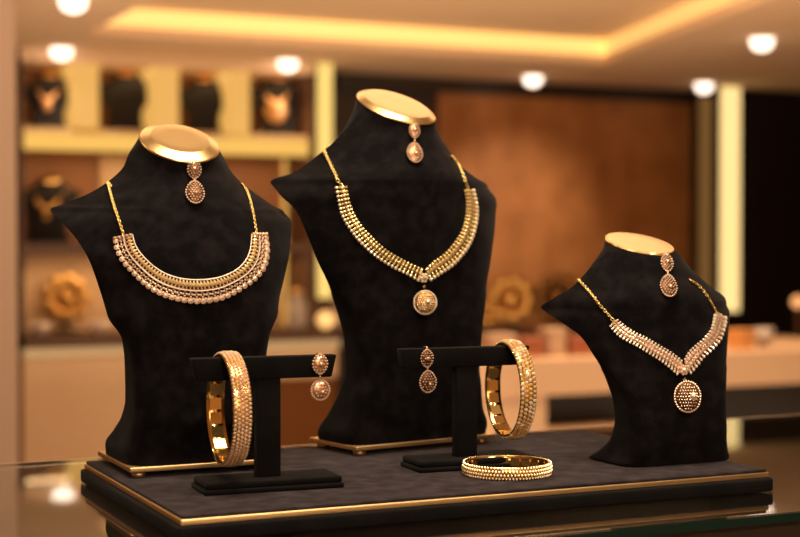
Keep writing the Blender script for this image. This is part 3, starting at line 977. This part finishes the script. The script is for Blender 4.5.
# ================================================================ T-shaped stands
def t_stand(base_lo, yaw, w, label):
    """base_lo: front left corner of the foot, on the platform"""
    o = Vector((base_lo[0], base_lo[1], PT))
    e = empty('jewelry_stand', o, yaw, label, 'jewelry stand')
    bm = bmesh.new(); add_box(bm, (0, 0, 0), (w, .038, .0033)); mesh_obj('base', bm, STAND, e, bevel=.0012)
    bm = bmesh.new(); add_box(bm, (.0012, .0012, .0034), (w - .0012, .0368, .0076)); mesh_obj('base_pad', bm, STAND, e, bevel=.0014)
    return e

def stand_part(e, name, bm, bev=.0009): return mesh_obj(name, bm, STAND, e, bevel=bev)
def pane_point(e, px, py, ly):
    """point seen at a pixel on the upright plane y = ly of the stand, in the stand's own frame"""
    M = Matrix.Translation(e.location) @ Matrix.Rotation(e.rotation_euler.z, 4, 'Z'); Mi = M.inverted()
    a = Mi @ EYE; d = Mi.to_3x3() @ ray(px, py)
    return a + d * ((ly - a.y) / d.y)

def build_stand(base_lo, yaw, w, label, barpx, colpx):
    e = t_stand(base_lo, yaw, w, label)
    yf, yb = .013, .023                       # the bar's front and back
    P = [pane_point(e, x, y, yf) for x, y in barpx]      # tl, tr, br, bl
    zt = (P[0].z + P[1].z) / 2; zb = (P[2].z + P[3].z) / 2
    bm = bmesh.new()
    fr = [bm.verts.new((P[0].x, yf, zt)), bm.verts.new((P[1].x, yf, zt)), bm.verts.new((P[2].x, yf, zb)), bm.verts.new((P[3].x, yf, zb))]
    bk = [bm.verts.new((v.co.x, yb, v.co.z)) for v in fr]
    bm.faces.new(fr); bm.faces.new(bk[::-1])
    for k in range(4): bm.faces.new((fr[k], bk[k], bk[(k + 1) % 4], fr[(k + 1) % 4]))
    stand_part(e, 'crossbar', bm)
    x0, x1 = pane_point(e, colpx[0], 420, yf + .0008).x, pane_point(e, colpx[1], 420, yf + .0008).x
    bm = bmesh.new(); add_box(bm, (x0, yf + .0008, .0076), (x1, yb - .0008, zb + .0004)); stand_part(e, 'column', bm)
    return e, zt, zb, P
s1, z1t, z1b, P1 = build_stand((.2846, .8988), R(-3.8), .0925, 'black T-shaped stand on the left holding a bangle and an earring', [(192.3, 358.7), (337, 355), (332, 378), (197, 380.5)], (257, 281))
s2, z2t, z2b, P2 = build_stand((.4467, .9253), R(-3.5), .0905, 'black T-shaped stand in the middle, behind the lying bangle', [(401.5, 349), (530, 346), (525.5, 366), (404, 367.5)], (456.5, 477.5))

def stand_earring(e, leaf_c, drop_c, leaf, drop, label, mats, style=0):
    M0 = Matrix.Translation(e.location) @ Matrix.Rotation(e.rotation_euler.z, 4, 'Z')
    def fr(px, py, ly):
        p = M0 @ pane_point(e, px, py, ly)
        x = M0.to_3x3() @ Vector((1, 0, 0)); y = Vector((0, 0, 1)); n = x.cross(y)
        M = Matrix((x, y, n)).transposed().to_4x4(); M.translation = p
        return M
    Ml, Md = fr(*leaf_c, .0112), fr(*drop_c, .0112)
    d = (Ml.translation - EYE).length / 1500
    tp = Ml @ Vector((0, leaf[1] * d, 0)); 
    zt = (z1t if e is s1 else z2t) + PT
    hk = [Vector((tp.x, tp.y, zt + .0011)), M0 @ Vector(((M0.inverted() @ tp).x, .018, zt - PT + .0011))]
    earring(Ml, Md, (leaf[0] * d, leaf[1] * d), (drop[0] * d, drop[1] * d), label, mats, style, hk)
stand_earring(s1, (320, 364), (320.3, 390), (7.6, 9.8), (9.6, 10), 'gold drop earring on the right end of the left stand', (ROSE, STONE, ROSE), 2)
stand_earring(s2, (427, 358.3), (427.8, 381.5), (6.4, 8.8), (8.8, 10.8), 'gold drop earring on the left end of the middle stand', RO)

# ================================================================ bangles
def bangle(M, loc, Ro, width, label, mats, rows=4, thick=.0024):
    e = empty('bangle', loc, 0, label, 'bangle')
    base, st, inn = mats
    hw = width / 2
    bm = bmesh.new()
    Ri = Ro - thick
    add_lathe(bm, [(Ri, -hw * .96), (Ri + .0004, -hw), (Ro - .0009, -hw), (Ro - .0004, -hw * .8), (Ro - .0001, 0), (Ro - .0004, hw * .8), (Ro - .0009, hw), (Ri + .0004, hw), (Ri, hw * .96)], 96, closed=True)
    bd = bring(M, e, 'band', bm, base, True)
    # facetted inner lining plates
    bm = bmesh.new(); K = 22
    for k in range(K):
        T = Matrix.Rotation(2 * math.pi * k / K, 4, 'Z') @ Matrix.Translation((Ri - .0001, 0, 0))
        L = math.pi * Ri / K * .80
        add_box(bm, (-.0004, -L, -hw * .62), (.0002, L, hw * .62), M=T)
    bring(M, e, 'lining_plates', bm, inn, False, bd)
    for r_ in range(rows):
        z = -hw * .78 + 2 * hw * .78 * r_ / (rows - 1)
        n = int(2 * math.pi * Ro / (width / rows * 1.08))
        bm = bmesh.new()
        edge = r_ in (0, rows - 1)
        for k in range(n):
            a = 2 * math.pi * (k + .5 * (r_ % 2)) / n
            rr = width / rows * (.53 if edge else .52)
            rad = Ro + .0001 - (.0005 if edge else 0)
            add_ball(bm, Vector((rad * math.cos(a), rad * math.sin(a), z)), rr, 1, random.choice((0, 0, 1)), sc3=(.8, 1, 1))
        bring(M, e, 'stone_row', bm, st, False, bd)
    return e

def ring_on(e, px, zt, Ro, thick=.0024, tilt=0):
    M0 = Matrix.Translation(e.location) @ Matrix.Rotation(e.rotation_euler.z, 4, 'Z')
    p = pane_point(e, px, 410, .018)
    c = Vector((p.x, .018, zt - math.sqrt((Ro - thick) ** 2 - .005 ** 2) + .0004))
    x = Vector((0, 1, 0)); z = Vector((1, 0, 0)); z = (Matrix.Rotation(tilt, 3, 'Z') @ z); x = Vector((0, 0, 1)).cross(z)
    M = Matrix((x, Vector((0, 0, 1)), z)).transposed().to_4x4(); M.translation = c
    W = M0 @ M
    return W, M0 @ Vector((c.x, c.y, c.z - Ro))
W, foot = ring_on(s1, 228.5, z1t, .0362)
bangle(W, foot, .0360, .0122, 'gold bangle with pinkish stones hanging on the left stand', (GOLD, [STONE, WARMST], GOLD), 5)
W, foot = ring_on(s2, 510, z2t, .0345, tilt=R(-3))
bangle(W, foot, .0345, .0118, 'gold bangle with small stones hanging on the right end of the middle stand', (GOLD, [WARMST, PALE], GOLD), 4)
q = at_z(507, 474, PT)
q = Vector((q.x, q.y, PT))
bangle(Matrix.Translation((q.x, q.y, PT + .0045)), q, .0303, .0086, 'gold bangle lying flat on the platform in front of the middle stand', (GOLD, [WARMST, PALE], GOLD), 4)

# ================================================================ things in the blurred background
M_BUSTBG = mat('shop_velvet', (.010, .007, .006), .9)
M_COPPER = mat('copper_gold', (.95, .55, .28), .3, 1)
M_OCHRE = mat('ochre_gold', (.70, .40, .13), .35, 1)
M_WHITE = mat('warm_white', (.85, .68, .55), .4)
bust0 = None
def small_bust(px, py0, py1, Y, zfoot, label, yaw=0):
    """a small bust on a shelf, the same shape as the big ones, with its parts copied"""
    global bust0
    x = at_y(px, py1, Y).x; h = at_y(px, py0, Y).z - zfoot
    k = max(.6, h / .245)
    if bust0 is None:
        bust0 = make_bust(B1, (x, Y, zfoot), yaw, label, None, (.004, .75), 'busts in the shelving unit', M_BUSTBG, hi=False)['e']
        e = bust0
        for c in e.children:
            for v in c.data.vertices: v.co.z -= .0075
    else:
        e = bust0.copy(); col.objects.link(e)
        for c in bust0.children:
            d = c.copy(); d.parent = e; col.objects.link(d)
        e['label'] = label
        e.location = (x, Y, zfoot); e.rotation_euler = (0, 0, yaw)
    e.scale = (1.3 * k, k, k)
    return e, k
def necklace_bg(e, k, label, m, pend=0):
    yaw = e.rotation_euler.z
    n = empty('necklace', Vector(e.location) + Vector((0, 0, .06 * k)), yaw, label, 'necklace')
    bm = bmesh.new()
    pts = []
    for i in range(21):
        f = i / 20 * 2 - 1
        pts.append(Vector((.055 * f * k, (-.052 + .05 * f * f) * k, (.115 - .06 + .07 * f * f) * k)))
    add_tube(bm, pts, .010 * k, 8, taper=lambda f: .35 + .65 * math.sin(math.pi * f))
    mesh_obj('collar', bm, m, n)
    if pend:
        bm = bmesh.new(); add_lathe(bm, [(pend * k, -.006), (pend * k * 1.05, 0), (pend * .7 * k, .008), (.002, .010)], 20, M=Matrix.Translation((0, -.060 * k, .030 * k)) @ Matrix.Rotation(R(90), 4, 'X'))
        mesh_obj('pendant', bm, m, n)
zf1 = z_s1t + .03; zf2 = z_s2t; zf3 = z_c + .06
YB = YS + .19
for px, y0, lb, nl, m, pend in ((50, 68, 'small dark bust in the upper left niche', 'copper necklace on the bust in the upper left niche', M_COPPER, .02),
                        (126, 66, 'small dark bust in the second upper niche', None, None, 0),
                        (204, 72, 'small dark bust in the third upper niche, above the left gold cap', None, None, 0),
                        (278, 70, 'small dark bust in the upper niche nearest the left light column', 'necklace with a large round gold pendant in the upper niche nearest the light column', M_COPPER, .04)):
    e, k = small_bust(px, y0, 128, YB, zf1, lb, R(-25))
    if nl: necklace_bg(e, k, nl, m, pend)
e, k = small_bust(50, 172, 240, YB, zf2, 'small dark bust in the middle left niche', R(-25))
necklace_bg(e, k, 'dark gold necklace on the bust in the middle left niche', M_OCHRE, .012)

def wreath(x, y, z, r, label, n=9, m=M_OCHRE):
    """round gold ornament: a ring of lobes on a small stand"""
    e = empty('gold_ornament', (x, y, z), R(-25), label, 'ornament')
    bm = bmesh.new()
    for k in range(n):
        a = 2 * math.pi * k / n
        add_ball(bm, Vector((r * .62 * math.cos(a), 0, r + .03 + r * .62 * math.sin(a))), r * .25, 2, 0, sc3=(1.1, .6, 1.1))
    add_lathe(bm, [(r * .36, -.01), (r * .36, .0), (.01, .012)], 20, M=Matrix.Translation((0, 0, r + .03)) @ Matrix.Rotation(R(90), 4, 'X'))
    for v in list(bm.verts): pass
    mesh_obj('lobes', bm, m, e)
    bm = bmesh.new(); add_lathe(bm, [(r * .5, 0), (r * .5, .012), (.012, .02), (.010, .04 + r * .3)], 20); mesh_obj('foot', bm, M_BUSTBG, e)
    return e
q = at_y(66, 300, YB)
wreath(q.x, YB, zf3, (at_y(66, 270, YB).z - zf3 - .03) / 2, 'round gold wreath ornament on the dark shelf at far left')

def bowl(x, y, z, r, h, label, m=M_WHITE, group=None, name='bowl'):
    bm = bmesh.new()
    add_lathe(bm, [(r * .4, 0), (r * .75, h * .35), (r, h), (r * .93, h), (r * .7, h * .45), (r * .3, h * .15)], 24)
    o = mesh_obj(name, bm, m); o.location = (x, y, z)
    return tag(o, label, 'bowl', group)
for px, lb in ((37, 'white bowl left of the gold wreath ornament'), (95, 'white bowl right of the gold wreath ornament')):
    a = at_y(px, 316, YB)
    bowl(a.x, YS + .08, zf3, .062, .065, lb)

# things on the worktop seen between the left and the tallest bust
def jar(x, y, z, r, h, label, m, name='jar', cat='jar', parts=True):
    e = empty(name, (x, y, z), 0, label, cat)
    bm = bmesh.new(); add_lathe(bm, [(r * .8, 0), (r, h * .15), (r, h * .7), (r * .6, h * .85), (r * .6, h)], 24); mesh_obj('body', bm, m, e)
    bm = bmesh.new(); add_lathe(bm, [(r * .66, h), (r * .66, h * 1.08), (r * .2, h * 1.16)], 20); mesh_obj('lid', bm, M_OCHRE, e)
    return e
M_GREY = mat('grey_white_glaze', (.42, .33, .27), .4)
a = at_y(296, 300, YS); jar(a.x, YS - .02, zf3, .055, .20, 'pale grey jar on the worktop between the left and the tallest bust', M_GREY)
a = at_y(342, 300, YS); jar(a.x, YS + .0, zf3, .06, .24, 'greyish white jar on the worktop just left of the tallest bust', M_GREY)
a = at_y(326, 327, YS - .07)
bm = bmesh.new(); add_ball(bm, Vector((0, 0, .05)), .05, 3)
o = mesh_obj('gold_ball', bm, mat('gold_ball_glow', (1, .8, .5), .4, emit=((1, .55, .17), .9))); o.location = (a.x, YS - .065, zf3)  # a gold ball, its brightness put in as emission
tag(o, 'small round gold ball, given a glow, on the worktop behind the left stand', 'lamp')

# behind and on the sales desk
YC = 7.5
zc2 = at_y(530, 335, YC).z
a0, a1 = at_y(440, 330, YC).x, at_y(690, 330, YC).x
bc = empty('back_counter', ((a0 + a1) / 2, YC, 0), 0, 'low dark counter along the brown wall panel, behind the sales desk', 'counter')
box('counter_top', (a0, YC - .02, zc2 - .03), (a1, YW - .05, zc2), M_WOOD, bc)
box('body', (a0 + .01, YC, 0), (a1 - .01, YW - .06, zc2 - .0301), M_SHADOW_CTR, bc)
box('plinth', (a0, YC - .01, .0), (a1, YC - .0001, .08), M_SHADOW_CTR, bc)
def onc(px, Y): return at_y(px, 330, Y).x
for px, top, lb in ((511, 272, 'round gold ornament on the back counter just right of the tallest bust'), (486, 296, 'small round gold ornament half hidden by the tallest bust'), (558, 268, 'dark gold ornament on the back counter left of the smallest bust')):
    zt_ = at_y(px, top, YC + .15).z
    wreath(onc(px, YC + .15), YC + .15, zc2, (zt_ - zc2 - .03) / 2, lb, m=M_OCHRE if px < 540 else mat('dull_gold', (.25, .12, .04), .4, 1))
M_RED = mat('red_lacquer', (.32, .10, .05), .4)
M_ORG = mat('amber_card', (.60, .26, .08), .5)
M_CREAM = mat('cream_card', (.50, .32, .21), .5)
M_BRN = mat('brown_card', (.18, .07, .03), .5)
def gift(px, Y, w, h, m, label, rib=None, z=None, d=.08, yaw=0):
    a = at_y(px, 350, Y)
    e = empty('gift_box', (a.x, Y, ztop if z is None else z), yaw, label, 'box')
    bm = bmesh.new(); add_box(bm, (-w / 2, -d / 2, 0), (w / 2, d / 2, h * .72)); mesh_obj('box', bm, m, e, bevel=.003)
    bm = bmesh.new(); add_box(bm, (-w / 2 - .003, -d / 2 - .003, h * .721), (w / 2 + .003, d / 2 + .003, h)); mesh_obj('lid', bm, rib or m, e, bevel=.003)
items = [(498, .10, .085, M_CREAM, 'cream box on the sales desk behind the middle stand'),
         (528, .09, .07, M_RED, 'dark red box on the sales desk above the hanging bangle'),
         (552, .07, .10, M_CREAM, 'taller cream box on the sales desk, left of a red one'),
         (576, .09, .07, M_RED, 'red box on the sales desk just left of the smallest bust'),
         (601, .07, .05, M_ORG, 'small amber box on the sales desk partly behind the smallest bust'),
         (740, .075, .075, M_ORG, 'amber box on the desk right of the smallest bust')]
for px, w_, h_, m_, lb in items:
    gift(px, YD + .18, w_, h_, m_, lb)
a = at_y(763, 345, YD + .2)
bowl(a.x, YD + .2, ztop, .045, .075, 'greyish bowl on the desk right of the amber box', M_GREY)
# round wall lamp at the right edge
a = at_y(798, 302, 6.2)
e = empty('globe_lamp', (a.x, 6.2, 0), 0, 'round amber globe lamp on a stem at the right edge of the picture', 'lamp')
bm = bmesh.new(); add_ball(bm, Vector((0, 0, a.z)), .035, 3); mesh_obj('globe', bm, mat('lamp_glow', (1, .7, .4), .4, emit=((1, .42, .16), .6)), e)
bm = bmesh.new(); add_lathe(bm, [(.13, 0), (.13, .02), (.012, .03), (.010, a.z - .033)], 24); mesh_obj('stem', bm, M_WOOD, e)
